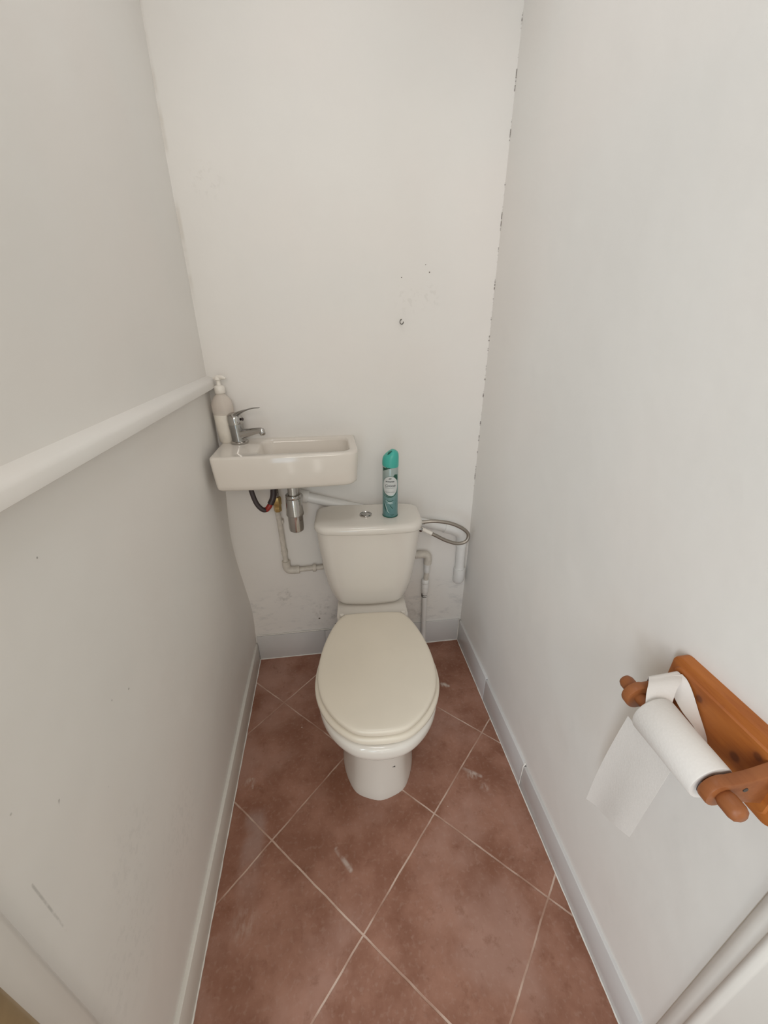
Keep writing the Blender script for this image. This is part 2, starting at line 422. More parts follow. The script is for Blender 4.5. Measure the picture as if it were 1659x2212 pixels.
def sheet(bm, grid, th=0.0006):
    "thin solid sheet from a grid of points"
    R, C = len(grid), len(grid[0]); g = [[Vector(p) for p in row] for row in grid]
    def nr(i, j):
        a = g[min(i + 1, R - 1)][j] - g[max(i - 1, 0)][j]; b = g[i][min(j + 1, C - 1)] - g[i][max(j - 1, 0)]
        return a.cross(b).normalized()
    A = [[bm.verts.new(g[i][j]) for j in range(C)] for i in range(R)]
    Bv = [[bm.verts.new(g[i][j] - nr(i, j) * th) for j in range(C)] for i in range(R)]
    for i in range(R - 1):
        for j in range(C - 1):
            bm.faces.new((A[i][j], A[i + 1][j], A[i + 1][j + 1], A[i][j + 1]))
            bm.faces.new((Bv[i][j], Bv[i][j + 1], Bv[i + 1][j + 1], Bv[i + 1][j]))
    for i in range(R - 1):
        for j in (0, C - 1): bm.faces.new((A[i][j], Bv[i][j], Bv[i + 1][j], A[i + 1][j]))
    for j in range(C - 1):
        for i in (0, R - 1): bm.faces.new((A[i][j], A[i][j + 1], Bv[i][j + 1], Bv[i][j]))
    return bm

# ------------------------------------------------------------------ the room
def struct(name, bm, m, origin=(0, 0, 0)): return tag(obj(name, bm, m, None, origin=origin), kind='structure')

def wall_grid(x0, x1, y0, y1, axis, inward, thick=0.08, amp=0.003, bulge=None):
    """slightly uneven plaster wall: front face a grid, thickness behind"""
    bm = bmesh.new(); N, K = 46, 70; F = []
    for i in range(N + 1):
        row = []
        for k in range(K + 1):
            z = ZC * k / K
            if axis == 0:
                y = y0 + (y1 - y0) * i / N; d = noise.noise(Vector((x0 * 7, y * 1.6, z * 1.3))) * amp
                if bulge: d += bulge(y, z)
                p = Vector((x0 + d, y, z))
            else:
                x = x0 + (x1 - x0) * i / N; d = noise.noise(Vector((x * 1.6, 5.0, z * 1.3))) * amp
                p = Vector((x, y0 + d, z))
            row.append(bm.verts.new(p))
        F.append(row)
    off = Vector((-inward * thick, 0, 0)) if axis == 0 else Vector((0, thick, 0))
    for i in range(N):
        for k in range(K): bm.faces.new((F[i][k], F[i + 1][k], F[i + 1][k + 1], F[i][k + 1]))
    def flat(v):
        c = v.co.copy()
        if axis == 0: c.x = x0
        else: c.y = y0
        return bm.verts.new(c + off)
    c = [flat(F[0][0]), flat(F[N][0]), flat(F[N][K]), flat(F[0][K])]
    bm.faces.new(c[::-1])
    bm.faces.new([F[i][0] for i in range(N + 1)][::-1] + [c[0], c[1]])
    bm.faces.new([F[i][K] for i in range(N + 1)] + [c[2], c[3]])
    bm.faces.new([F[0][k] for k in range(K + 1)] + [c[3], c[0]])
    bm.faces.new([F[N][k] for k in range(K + 1)][::-1] + [c[1], c[2]])
    return bm

def left_bulge(y, z):
    near_back = max(0.0, min(1.0, (y - 1.1) / 0.3)); near_back *= near_back
    return near_back * (0.010 * math.exp(-((z - 0.25) / 0.14) ** 2) - 0.022 * math.exp(-((z - 0.62) / 0.2) ** 2) + 0.006 * math.exp(-((z - 2.05) / 0.2) ** 2))

struct('floor', B(XL - 0.08, XR + 0.08, -0.35, YB + 0.08, -0.06, 0.0), M_floor)
struct('ceiling', B(XL - 0.08, XR + 0.08, -0.02, YB + 0.08, ZC, ZC + 0.06), M_plain)
struct('wall_back', wall_grid(XL - 0.03, XR + 0.004, YB, YB, 1, 1), M_back)
struct('wall_left', wall_grid(XL, XL, 0.03, YB + 0.004, 0, 1, bulge=left_bulge), M_left)
struct('wall_right', wall_grid(XR, XR, 0.03, YB + 0.004, 0, -1), M_right)
struct('wall_front', B(XL - 0.08, XR + 0.08, -0.02, 0.19, 2.10, ZC), M_plain)

# skirting tiles: back, left, right, with their white caulk lines
def skirting(name, spans, along, at, inward, hs, th=0.010, mat=None):
    bm = bmesh.new()
    for (a, b), h in zip(spans, hs):
        if along == 1:
            x0, x1 = (at, at + inward * th) if inward > 0 else (at + inward * th, at)
            box(bm, x0, x1, a, b, 0.0, h, 0.0015, 2)
        else: box(bm, a, b, at - th, at, 0.0, h, 0.0015, 2)
    return struct(name, bm, mat or M_base)
skirting('baseboard_back', [(XL + 0.01, -0.08), (-0.077, 0.25), (0.253, XR - 0.0115)], 0, YB + 0.002, -1, [0.132, 0.130, 0.122])
skirting('baseboard_left', [(0.20, YB - 0.010)], 1, XL - 0.003, 1, [0.095], th=0.013, mat=M_base2)
skirting('baseboard_right', [(0.205, 0.717), (0.7215, 1.05), (1.053, YB - 0.011)], 1, XR + 0.003, -1, [0.103, 0.112, 0.118], th=0.012)

def caulk(name, pts, r=0.0028):
    bm = bmesh.new(); cps = []
    for a, b in zip(pts, pts[1:]):
        a, b = Vector(a), Vector(b); n = max(2, int((b - a).length / 0.012))
        for i in range(n): cps.append(a.lerp(b, i / n))
    cps.append(Vector(pts[-1]))
    rs = [r * (0.75 + 0.5 * noise.noise(p * 30) + 0.25 * random.random()) for p in cps]
    tube(bm, cps, rs, n=8, smooth=False)
    return struct(name, bm, M_grout)
xr, xl, yb = XR - 0.0095, XL + 0.0105, YB - 0.0085
caulk('trim_1', [(xl, 0.2, 0.001), (xl, yb, 0.001), (-0.05, yb, 0.001)])
caulk('trim_2', [(0.30, yb, 0.001), (xr, yb, 0.001), (xr, 0.2, 0.001)], 0.0024)
caulk('trim_3', [(xr - 0.001, yb - 0.001, 0.002), (xr - 0.001, yb - 0.001, 0.125)], 0.0026)
caulk('trim_4', [(xr, 0.719, 0.002), (xr, 0.719, 0.10), (XR - 0.002, 0.721, 0.112)], 0.0022)
caulk('trim_5', [(-0.37, yb + 0.004, 0.135), (-0.06, yb + 0.004, 0.135)], 0.0024)

# chair rail of the left wall
bm = bmesh.new()
prism(bm, [(XL - 0.006, 1.186), (XL + 0.025, 1.186), (XL + 0.028, 1.188), (XL + 0.0285, 1.191), (XL + 0.0285, 1.205), (XL + 0.0265, 1.2105), (XL + 0.021, 1.2145), (XL + 0.008, 1.2185), (XL - 0.006, 1.2215)], 1, 0.19, YB + 0.001, 0.001)
struct('trim_6', bm, M_left)

# door frame around the camera: jambs with a stepped, rounded profile
def jamb(side):
    bm = bmesh.new(); X = XR if side > 0 else XL; s = -side
    if side > 0: prof = [(0.001, 0.189), (0.004, 0.188), (0.008, 0.184), (0.010, 0.179), (0.0095, 0.173), (0.008, 0.168), (0.0085, 0.165), (0.012, 0.163),
                         (0.014, 0.160), (0.0135, 0.155), (0.009, 0.151), (0.007, 0.148), (0.007, 0.06), (-0.02, 0.06), (-0.02, 0.189)]
    else: prof = [(0.002, 0.252), (0.006, 0.251), (0.009, 0.248), (0.010, 0.243), (0.012, 0.226), (0.012, 0.214), (0.010, 0.16), (0.010, 0.06), (-0.02, 0.06), (-0.02, 0.252)]
    prism(bm, [(X + s * a, b) for a, b in prof], 2, 0.0, 2.10, 0.0008)
    return bm
struct('trim_7', jamb(1), M_gloss)
struct('trim_8', jamb(-1), M_gloss)
bm = bmesh.new()
prism(bm, [(XL + 0.008, 0.210), (XL + 0.013, 0.210), (XL + 0.019, 0.204), (XL + 0.022, 0.190), (XL + 0.024, 0.10), (XL + 0.010, 0.10)], 2, 0.0, 2.09, 0.001)
struct('trim_9', bm, M_tan)

# ------------------------------------------------------------------ toilet
TO = (0.083, 0.652, 0.0); TR = -math.radians(3.5)
toilet = thing('toilet', 'white close-coupled toilet with closed cream lid standing on the terracotta floor', 'toilet', TO, TR)

def egg(front, back, halfs, z, k=5):
    """closed outline: front v, back v, halfs = [(v, half width)...] front to back"""
    right = [(0, front)] + [(h, v) for v, h in halfs]
    left = [(-h, v) for v, h in reversed(halfs)]
    mid = [(0, back)]
    return [Vector((p.x, p.y, z)) for p in closed_spline([Vector((a, b, 0)) for a, b in right + mid + left], k)]

def scaled(ring, s, z, c=None, sy=None):
    if c is None: c = (0, sum(p.y for p in ring) / len(ring))
    sy = s if sy is None else sy
    return [Vector((c[0] + (p.x - c[0]) * s, c[1] + (p.y - c[1]) * sy, z)) for p in ring]

lid_h = [(0.018, 0.060), (0.045, 0.101), (0.085, 0.136), (0.135, 0.163), (0.19, 0.1765), (0.245, 0.179), (0.30, 0.174), (0.355, 0.163), (0.41, 0.146), (0.455, 0.126), (0.478, 0.108), (0.486, 0.085)]
def L(z, d=0.0):
    hs = [(v + (d if v < 0.1 else (-d if v > 0.44 else 0)), h - d) for v, h in lid_h]
    hs = [(v + 0.006 * max(0, 1 - v / 0.25), h) for v, h in hs]
    return egg(0.017 + d, 0.489 - d, hs, z)
bm = bmesh.new()
cL = (0, 0.23)
loft(bm, [L(0.404, 0.006), L(0.4045, 0.002), L(0.408, 0), L(0.417, 0.0), L(0.4205, 0.0015), L(0.4225, 0.005), L(0.4235, 0.010), L(0.4240, 0.018),
          scaled(L(0, 0.018), 0.85, 0.4248, cL), scaled(L(0, 0.018), 0.5, 0.4258, cL), scaled(L(0, 0.018), 0.15, 0.4262, cL)])
obj('lid', bm, M_lid, toilet, local=True, label='cream closed lid')
seat_h = [(0.011, 0.062), (0.038, 0.107), (0.079, 0.145), (0.13, 0.172), (0.185, 0.186), (0.245, 0.187), (0.30, 0.179), (0.355, 0.166), (0.41, 0.147), (0.45, 0.127), (0.470, 0.108), (0.477, 0.085)]
def St(z, d=0.0):
    hs = [(v + (d if v < 0.1 else (-d if v > 0.44 else 0)), h - d) for v, h in seat_h]
    hs = [(v + 0.006 * max(0, 1 - v / 0.25), h) for v, h in hs]
    return egg(0.010 + d, 0.480 - d, hs, z)
bm = bmesh.new()
loft(bm, [St(0.380, 0.006), St(0.381, 0.002), St(0.385, 0), St(0.393, 0), St(0.398, 0.002), St(0.4005, 0.006), St(0.4025, 0.014)])
obj('seat', bm, M_lid, toilet, local=True, label='cream seat ring under the lid')

rim_h = [(0.005, 0.060), (0.032, 0.104), (0.074, 0.141), (0.126, 0.166), (0.182, 0.178), (0.245, 0.178), (0.30, 0.170), (0.36, 0.158), (0.42, 0.145), (0.48, 0.134), (0.52, 0.129), (0.535, 0.120)]
def Rm(z, d=0.0, dv=0.0, wk=1.0):
    hs = [(v + dv * (1 - min(1, v / 0.45)) + (d if v < 0.1 else 0), (h - d) * wk) for v, h in rim_h]
    return egg(-0.004 + d + dv, 0.538, hs, z)
ped_h = [(0.085 + 0.012, 0.045), (0.115, 0.075), (0.145, 0.094), (0.19, 0.110), (0.24, 0.117), (0.30, 0.115), (0.36, 0.110), (0.42, 0.107), (0.48, 0.105), (0.52, 0.103), (0.56, 0.10), (0.58, 0.09)]
def Pd(z, dv=0.0, wk=1.0, back=0.0):
    return egg(0.085 + dv, 0.585 + back, [(v + dv * (1 - min(1, v / 0.5)), h * wk) for v, h in ped_h], z)
def lerp(a, b, t, z): return [Vector((p.x + (q.x - p.x) * t, p.y + (q.y - p.y) * t, z)) for p, q in zip(a, b)]
bm = bmesh.new()
rim_low = Rm(0.30, 0.012, 0.012, 0.95)
rings = [Pd(0.0, 0, 1.03), Pd(0.012, 0, 1.03), Pd(0.03, 0.004, 1.0), Pd(0.08, 0.016, 0.96), Pd(0.14, 0.026, 0.94), Pd(0.20, 0.030, 0.95),
         lerp(Pd(0, 0.03, 0.96), rim_low, 0.12, 0.24), lerp(Pd(0, 0.03, 0.94), rim_low, 0.34, 0.275), lerp(Pd(0, 0.03, 0.95), rim_low, 0.66, 0.300),
         lerp(Pd(0, 0.03, 0.95), rim_low, 0.95, 0.318), Rm(0.330, 0.004, 0.003), Rm(0.342, 0.001), Rm(0.352, 0), Rm(0.366, 0), Rm(0.374, 0.002), Rm(0.378, 0.006), Rm(0.379, 0.014)]
loft(bm, rings)
obj('bowl', bm, M_porc, toilet, local=True)
# raised rear deck of the bowl under the cistern
deck_pts = [(-0.118, 0.46), (-0.132, 0.50), (-0.130, 0.60), (-0.125, 0.70), (0.125, 0.70), (0.130, 0.60), (0.132, 0.50), (0.118, 0.46)]
dk = [Vector((a, b, 0)) for a, b in deck_pts]
bm = bmesh.new()
def DK(z, s): return [Vector((p.x * s, 0.58 + (p.y - 0.58) * s, z)) for p in dk]
loft(bm, [DK(0.25, 0.9), DK(0.36, 1.0), DK(0.394, 1.0), DK(0.399, 0.985), DK(0.401, 0.96)])
obj('rear_deck', bm, M_porc, toilet, local=True)
# hinge caps
for s_ in (-1, 1):
    bm = bmesh.new(); lathe(bm, [(0.009, 0.0), (0.009, 0.012), (0.007, 0.016), (0.0, 0.017)], (s_ * 0.112, 0.493, 0.398), n=16)
    obj('hinge', bm, M_porc, toilet, local=True)
# screw-hole slot on the pedestal
bm = B(0.036, 0.048, 0.1135, 0.125, 0.117, 0.119, 0.0008, 2)
obj('screw_cap', bm, M_dark, toilet, local=True, label='small dark fixing hole')

# cistern
def rrect(hw, v0, v1, r, z, bow=0.0, n=8, u0=-0.006):
    """rounded rectangle; the front edge bows forward"""
    pts = []
    for (cx, cy, a0) in ((hw - r, v1 - r * 0.5, 0), (-hw + r, v1 - r * 0.5, 90), (-hw + r, v0 + r, 180), (hw - r, v0 + r, 270)):
        for i in range(n + 1):
            a = math.radians(a0 + 90 * i / n); ry = r * 0.5 if a0 < 180 else r
            pts.append([cx + math.cos(a) * r, cy + math.sin(a) * ry])
        if a0 == 180:
            for i in range(1, 10):
                t = i / 10; pts.append([(-hw + r) + (2 * hw - 2 * r) * t, v0])
    out = []
    for x, y in pts:
        f = max(0.0, 1 - (x / hw) ** 2); k = max(0.0, min(1.0, (v1 - y) / (v1 - v0)))
        out.append(Vector((x + u0, y - bow * f * k, z)))
    return out
VB = 0.698
bm = bmesh.new()
body = [(0.402, 0.112, 0.575, 0.03), (0.408, 0.124, 0.565, 0.035), (0.425, 0.136, 0.558, 0.04), (0.455, 0.148, 0.552, 0.045), (0.50, 0.159, 0.547, 0.045), (0.56, 0.168, 0.543, 0.045),
        (0.62, 0.174, 0.539, 0.045), (0.68, 0.179, 0.536, 0.045), (0.724, 0.182, 0.534, 0.045)]
loft(bm, [rrect(hw, v0, VB, r, z, 0.014) for z, hw, v0, r in body])
cist = obj('cistern', bm, M_porc, toilet, local=True)
bm = bmesh.new()
ld = [(0.724, 0.180, 0.532, 0.045), (0.7275, 0.186, 0.527, 0.048), (0.732, 0.1885, 0.5245, 0.05), (0.744, 0.1885, 0.5245, 0.05), (0.751, 0.186, 0.527, 0.05), (0.7555, 0.180, 0.533, 0.05),
      (0.7572, 0.172, 0.541, 0.05), (0.757, 0.15, 0.562, 0.05), (0.7565, 0.12, 0.59, 0.04)]
loft(bm, [rrect(hw, v0, VB + (0.0 if z > 0.75 else 0.002), r, z, 0.014) for z, hw, v0, r in ld])
cl = obj('cistern_lid', bm, M_porc, toilet, local=True)
bm = bmesh.new(); lathe(bm, [(0.0215, 0.0), (0.0215, 0.004), (0.0195, 0.0055), (0.0185, 0.0035), (0.0, 0.0035)], (-0.014, 0.611, 0.7562), n=36)
fb = obj('flush_button', bm, M_chrome, cl, local=True, label='round chrome double flush button')
# two raised halves of the flush button
def half_disc(a0, a1, r0, z, c, bmx, cut=0.0):
    pts = [Vector((c[0] + math.cos(math.radians(a0 + (a1 - a0) * i / 20)) * r0, c[1] + math.sin(math.radians(a0 + (a1 - a0) * i / 20)) * r0, 0)) for i in range(21)]
    if cut:
        for i in range(1, 8):
            t = i / 8; p = pts[20].lerp(pts[0], t); p = p + Vector((cut * math.sin(PI * t), 0, 0)); pts.append(p)
    return loft(bmx, [[Vector((p.x, p.y, z)) for p in pts], [Vector((p.x, p.y, z + 0.0022)) for p in pts]])
bm = bmesh.new(); half_disc(105, 255, 0.0165, 0.7590, (-0.014, 0.611), bm, 0.006); obj('large_flush_key', bm, M_chrome2, fb, local=True)
bm = bmesh.new(); half_disc(-62, 62, 0.0165, 0.7590, (-0.012, 0.611), bm, 0.0045); obj('small_flush_key', bm, M_chrome, fb, local=True)

# ------------------------------------------------------------------ air freshener can on the cistern
CX, CY, CZ, CR = 0.1925, 1.252, 0.7574, 0.0268
can = thing('air_freshener', 'teal air freshener spray can with turquoise cap standing on the cistern lid', 'spray can', (CX, CY, CZ))
bm = bmesh.new()
lathe(bm, [(0.0235, 0.0), (0.026, 0.001), (CR, 0.003), (CR, 0.188), (0.0262, 0.190), (0.0245, 0.195)], (CX, CY, CZ), n=48)
obj('can_body', bm, M_can, can)
bm = bmesh.new(); lathe(bm, [(0.0262, 0.0), (0.0276, 0.0006), (0.0276, 0.0030), (0.0270, 0.0040)], (CX, CY, CZ), n=48)
obj('base_rim', bm, M_capd, can, label='dark bottom rim')
# cap: rises into a rounded hood at the back right, sloping open on the left
bm = bmesh.new(); rings = []; N = 48
for r, h in [(0.0272, 0.185), (0.0276, 0.187), (0.0276, 0.20), (0.0268, 0.214), (0.0250, 0.224), (0.0215, 0.231), (0.015, 0.236), (0.008, 0.2385), (0.001, 0.239)]:
    ring = []
    for i in range(N):
        a = 2 * PI * i / N; x = r * math.cos(a); y = r * math.sin(a)
        t = max(0.0, (h - 0.205)) / 0.034; low = max(0.0, min(1.0, (0.004 - x) / 0.024))
        ring.append(Vector((CX + x + 0.003 * t, CY + y, CZ + h - low * t * 0.013 + (-0.006 * math.cos(a + 0.9) * 0.6 if h == 0.185 else 0))))
    rings.append(ring)
loft(bm, rings)
cap = obj('cap', bm, M_capg, can, label='turquoise plastic cap')
# spray slot and trigger crescent in the cap top
bm = bmesh.new()
tube(bm, [(CX - 0.012, CY - 0.012, CZ + 0.2225), (CX - 0.006, CY - 0.014, CZ + 0.2315), (CX + 0.002, CY - 0.012, CZ + 0.2365)], [0.0012, 0.0034, 0.0012], n=8)
obj('spray_opening', bm, M_capd, cap)
bm = bmesh.new()
tube(bm, [(CX + 0.008, CY - 0.012, CZ + 0.2355), (CX + 0.0145, CY - 0.0135, CZ + 0.2295), (CX + 0.0175, CY - 0.015, CZ + 0.2215)], [0.001, 0.0018, 0.001], n=8)
obj('trigger_slot', bm, M_capd, cap)
# printed label wrapped on the can: u = arc metres to the right of the side facing the doorway, v = height
A0 = -PI / 2 - 0.155
def onc(u, v, lift): 
    a = A0 + u / CR; return Vector((CX + math.cos(a) * (CR + lift), CY + math.sin(a) * (CR + lift), CZ + v))
def decal(name, pts, lift, mat, parent=can, label=None):
    bm = bmesh.new(); c = Vector((sum(p[0] for p in pts) / len(pts), sum(p[1] for p in pts) / len(pts)))
    rings = []
    for t in [1, .8, .6, .4, .2, .02]: rings.append([onc(c.x + (p[0] - c.x) * t, c.y + (p[1] - c.y) * t, lift) for p in pts])
    out = [onc(p[0], p[1], -0.0003) for p in pts]
    loft(bm, [out] + rings, cap0=False); return obj(name, bm, mat, parent, label=label)
def ell(cx, cy, a, b, n=40, rot=0): 
    o = []
    for i in range(n):
        t = 2 * PI * i / n; x, y = a * math.cos(t), b * math.sin(t); o.append((cx + x * math.cos(rot) - y * math.sin(rot), cy + x * math.sin(rot) + y * math.cos(rot)))
    return o
decal('label_ring', ell(0, 0.1165, 0.0300, 0.0370), 0.00012, M_leaf, label='dark ring round the label')
lab = decal('label', ell(0.0, 0.1180, 0.0285, 0.0345), 0.00025, M_lab, label='pale oval label')
def stroke(name, pts, wd, lift, mat, parent=can):
    ps = spline([Vector((a, b, 0)) for a, b in pts], 6); bm = bmesh.new(); up = []; dn = []
    for i, p in enumerate(ps):
        t = (ps[min(i + 1, len(ps) - 1)] - ps[max(i - 1, 0)]).normalized(); n_ = Vector((-t.y, t.x, 0))
        ww = wd * (0.25 + 0.75 * math.sin(PI * (i + 0.5) / len(ps)))
        up.append(bm.verts.new(onc(p.x + n_.x * ww, p.y + n_.y * ww, lift))); dn.append(bm.verts.new(onc(p.x - n_.x * ww, p.y - n_.y * ww, lift)))
    for i in range(len(ps) - 1): bm.faces.new((up[i], up[i + 1], dn[i + 1], dn[i]))
    return obj(name, bm, mat, parent)
def joined_strokes(name, lst, wd, lift, mat, parent=can):
    bm = bmesh.new()
    for pts in lst:
        ps = spline([Vector((a, b, 0)) for a, b in pts], 5); up = []; dn = []
        for i, p in enumerate(ps):
            t = (ps[min(i + 1, len(ps) - 1)] - ps[max(i - 1, 0)]).normalized(); n_ = Vector((-t.y, t.x, 0))
            ww = wd * (0.25 + 0.75 * math.sin(PI * (i + 0.5) / len(ps)))
            up.append(bm.verts.new(onc(p.x + n_.x * ww, p.y + n_.y * ww, lift))); dn.append(bm.verts.new(onc(p.x - n_.x * ww, p.y - n_.y * ww, lift)))
        for i in range(len(ps) - 1): bm.faces.new((up[i], up[i + 1], dn[i + 1], dn[i]))
    return obj(name, bm, mat, parent)
# leaves and waves of the print
decal('leaf_print', [(-0.030, 0.182), (-0.017, 0.186), (0.0, 0.1845), (0.014, 0.185), (0.005, 0.180), (-0.008, 0.179), (-0.016, 0.174), (-0.028, 0.169)], 0.0002, M_leaf, label='dark green leaf print under the cap')
decal('leaf_print', [(0.010, 0.153), (0.016, 0.1595), (0.0275, 0.158), (0.0290, 0.146), (0.0275, 0.136), (0.021, 0.143)], 0.0004, M_leaf, label='dark green leaf print at the label edge')
joined_strokes('swirl_print', [[(-0.028, 0.086), (-0.012, 0.079), (0.002, 0.078), (0.014, 0.083), (0.026, 0.093)], [(-0.026, 0.06), (-0.018, 0.04), (-0.012, 0.028), (-0.004, 0.022)],
    [(-0.024, 0.052), (-0.020, 0.036), (-0.014, 0.022)], [(-0.002, 0.05), (0.004, 0.041), (0.010, 0.034)], [(-0.018, 0.068), (-0.004, 0.062), (0.012, 0.066)], [(0.0, 0.012), (0.008, 0.010), (0.014, 0.012)]], 0.0011, 0.0004, M_leaf)
joined_strokes('foam_print', [[(-0.016, 0.066), (-0.004, 0.058), (0.010, 0.060)], [(-0.021, 0.058), (-0.015, 0.042), (-0.009, 0.026), (-0.002, 0.018)],
    [(-0.012, 0.056), (0.0, 0.054), (0.010, 0.055)], [(-0.006, 0.084), (0.008, 0.084), (0.019, 0.092)]], 0.0016, 0.00045, M_wave)
def lettering(text, h, cu, cv, mat, name, bold=0.0, shear=0.0, rot=0.0, width=None):
    c = bpy.data.curves.new(name, 'FONT'); c.body = text; c.size = 1.0; c.align_x = 'CENTER'; c.shear = shear; c.offset = bold; c.resolution_u = 3
    o = bpy.data.objects.new('temp_lettering', c); COL.objects.link(o); bpy.context.view_layer.update()
    me = bpy.data.meshes.new_from_object(o.evaluated_get(bpy.context.evaluated_depsgraph_get()))
    bpy.data.objects.remove(o); bm = bmesh.new(); bm.from_mesh(me); bpy.data.meshes.remove(me)
    xs = [v.co.x for v in bm.verts]; W_ = max(xs) - min(xs); kx = width / W_ if width else h
    for v in bm.verts:
        x, y = v.co.x * kx, v.co.y * h; v.co = onc(cu + x, cv + y + x * rot, 0.0006)
    return obj(name, bm, mat, lab)
lettering('aromenate', 0.0062, -0.001, 0.1330, M_ink, 'lettering', bold=0.03, width=0.030)
lettering('Colonia', 0.0118, -0.001, 0.1160, M_ink, 'lettering', bold=0.008, shear=0.35, width=0.036)
lettering('ambientador', 0.0042, -0.001, 0.1105, M_ink2, 'lettering', width=0.033)
lettering('Desodora el aire', 0.0052, -0.001, 0.0950, M_ink2, 'lettering', bold=0.01, shear=0.3, width=0.032)
joined_strokes('emblem', [[(-0.005, 0.1420), (-0.003, 0.1460), (-0.001, 0.1430)], [(0.0, 0.1425), (0.002, 0.1470), (0.004, 0.1440)], [(-0.004, 0.1440), (0.003, 0.1455)]], 0.0009, 0.0006, M_ink, lab)

# ------------------------------------------------------------------ wash basin
BZ = 1.012; BL, BR_, BFL, BFR = -0.3635, 0.083, 1.182, 1.182
basin = thing('wash_basin', 'small rectangular white wash basin mounted on the back wall left of the cistern', 'wash basin', (-0.14, YB, 0.90))
def basin_ring(z, d, dr=0.0, rr=0.028):
    """planform, inset by d; left front corner cut diagonally"""
    x0, x1, y0, y1 = BL + d, BR_ - d, BFL + d, YB - 0.001
    pts = []
    def corner(cx, cy, r, a0, a1, n=7):
        for i in range(n + 1):
            a = math.radians(a0 + (a1 - a0) * i / n); pts.append((cx + r * math.cos(a), cy + r * math.sin(a)))
    r = rr + 0.010
    corner(x1 - 0.006, y1 - 0.006, 0.006, 90, 0, 3)
    corner(x1 - r - dr, y0 + r, r + dr, 0, -90)
    for i in range(1, 8):
        t = i / 8; pts.append((x1 - r - (x1 - x0 - r - 0.012) * t, y0 - 0.006 * math.sin(PI * t)))
    corner(x0 + 0.012, y0 + 0.012, 0.012, -90, -180)
    corner(x0 + 0.006, y1 - 0.006, 0.006, 180, 90, 3)
    return [Vector((a, b, z)) for a, b in pts]
def bowl_ring(z, d, sh=0.0):
    x0, x1, y0, y1 = -0.235 + d, BR_ - 0.022 - d, BFL + 0.020 + d, YB - 0.018 - d
    r = 0.035; pts = []; n = 7
    # same vertex count as basin_ring: 4 + 8 + 7 + 8 + 4 = 31
    def corner(cx, cy, r, a0, a1, n):
        for i in range(n + 1):
            a = math.radians(a0 + (a1 - a0) * i / n); pts.append((cx + r * math.cos(a), cy + r * math.sin(a)))
    corner(x1 - r, y1 - r, r, 90, 0, 3)
    corner(x1 - r, y0 + r, r, 0, -90, 7)
    for i in range(1, 8):
        t = i / 8; pts.append((x1 - r - (x1 - x0 - 2 * r) * t, y0))
    corner(x0 + r, y0 + r, r, -90, -180, 7)
    corner(x0 + r, y1 - r, r, 180, 90, 3)
    return [Vector((a, b, z)) for a, b in pts]
def under_ring(z, d, y):  # underside tapering inwards
    return basin_ring(z, d)
bm = bmesh.new()
loft(bm, [[Vector((p.x, max(p.y, 1.20), p.z)) for p in basin_ring(0.900, 0.030)], basin_ring(0.8995, 0.020), basin_ring(0.9015, 0.012), basin_ring(0.908, 0.0065), basin_ring(0.918, 0.0048),
          basin_ring(0.97, 0.0015), basin_ring(1.004, 0.0), basin_ring(1.0095, 0.0012), basin_ring(1.012, 0.0045), basin_ring(1.0122, 0.009),
          bowl_ring(1.0118, 0.0), bowl_ring(1.0095, 0.0035), bowl_ring(1.0, 0.006), bowl_ring(0.96, 0.010), bowl_ring(0.935, 0.018), bowl_ring(0.925, 0.032), bowl_ring(0.920, 0.060), bowl_ring(0.918, 0.085)])
obj('basin_body', bm, M_basin, basin, sharp=70)
bm = bmesh.new(); lathe(bm, [(0.026, 0), (0.026, 0.002), (0.022, 0.004), (0.018, 0.002), (0.0, 0.002)], (-0.10, 1.30, 0.918), n=28)
obj('drain', bm, M_chrome, basin)

# faucet
FX, FY, FZ = -0.302, 1.345, 1.0125
fau = thing('faucet', 'chrome single-lever mixer faucet on the left deck of the basin', 'faucet', (FX, FY, FZ))
bm = bmesh.new()
lathe(bm, [(0.0275, 0), (0.0285, 0.002), (0.0285, 0.006), (0.0262, 0.0085), (0.023, 0.009)], (FX, FY, FZ), n=36)
obj('base_ring', bm, M_chrome, fau)
bm = bmesh.new()
lathe(bm, [(0.0245, 0.006), (0.0238, 0.012), (0.0232, 0.03), (0.0236, 0.048), (0.0240, 0.062), (0.0230, 0.07)], (FX, FY, FZ), (-0.06, 0, 1), n=36)
obj('faucet_body', bm, M_chrome2, fau)
bm = bmesh.new()
tube(bm, [(FX + 0.002, FY - 0.004, FZ + 0.028), (FX + 0.030, FY - 0.014, FZ + 0.036), (FX + 0.060, FY - 0.026, FZ + 0.044), (FX + 0.080, FY - 0.034, FZ + 0.047), (FX + 0.088, FY - 0.037, FZ + 0.045)],
     [0.017, 0.0135, 0.0105, 0.0095, 0.006], n=18)
sp = obj('spout', bm, M_chrome, fau)
bm = bmesh.new(); lathe(bm, [(0.0085, 0), (0.0095, 0.003), (0.0095, 0.013), (0.0075, 0.0165), (0.0, 0.0165)], (FX + 0.081, FY - 0.034, FZ + 0.048), (0.18, -0.05, -1), n=20)
obj('aerator', bm, M_chrome, sp)
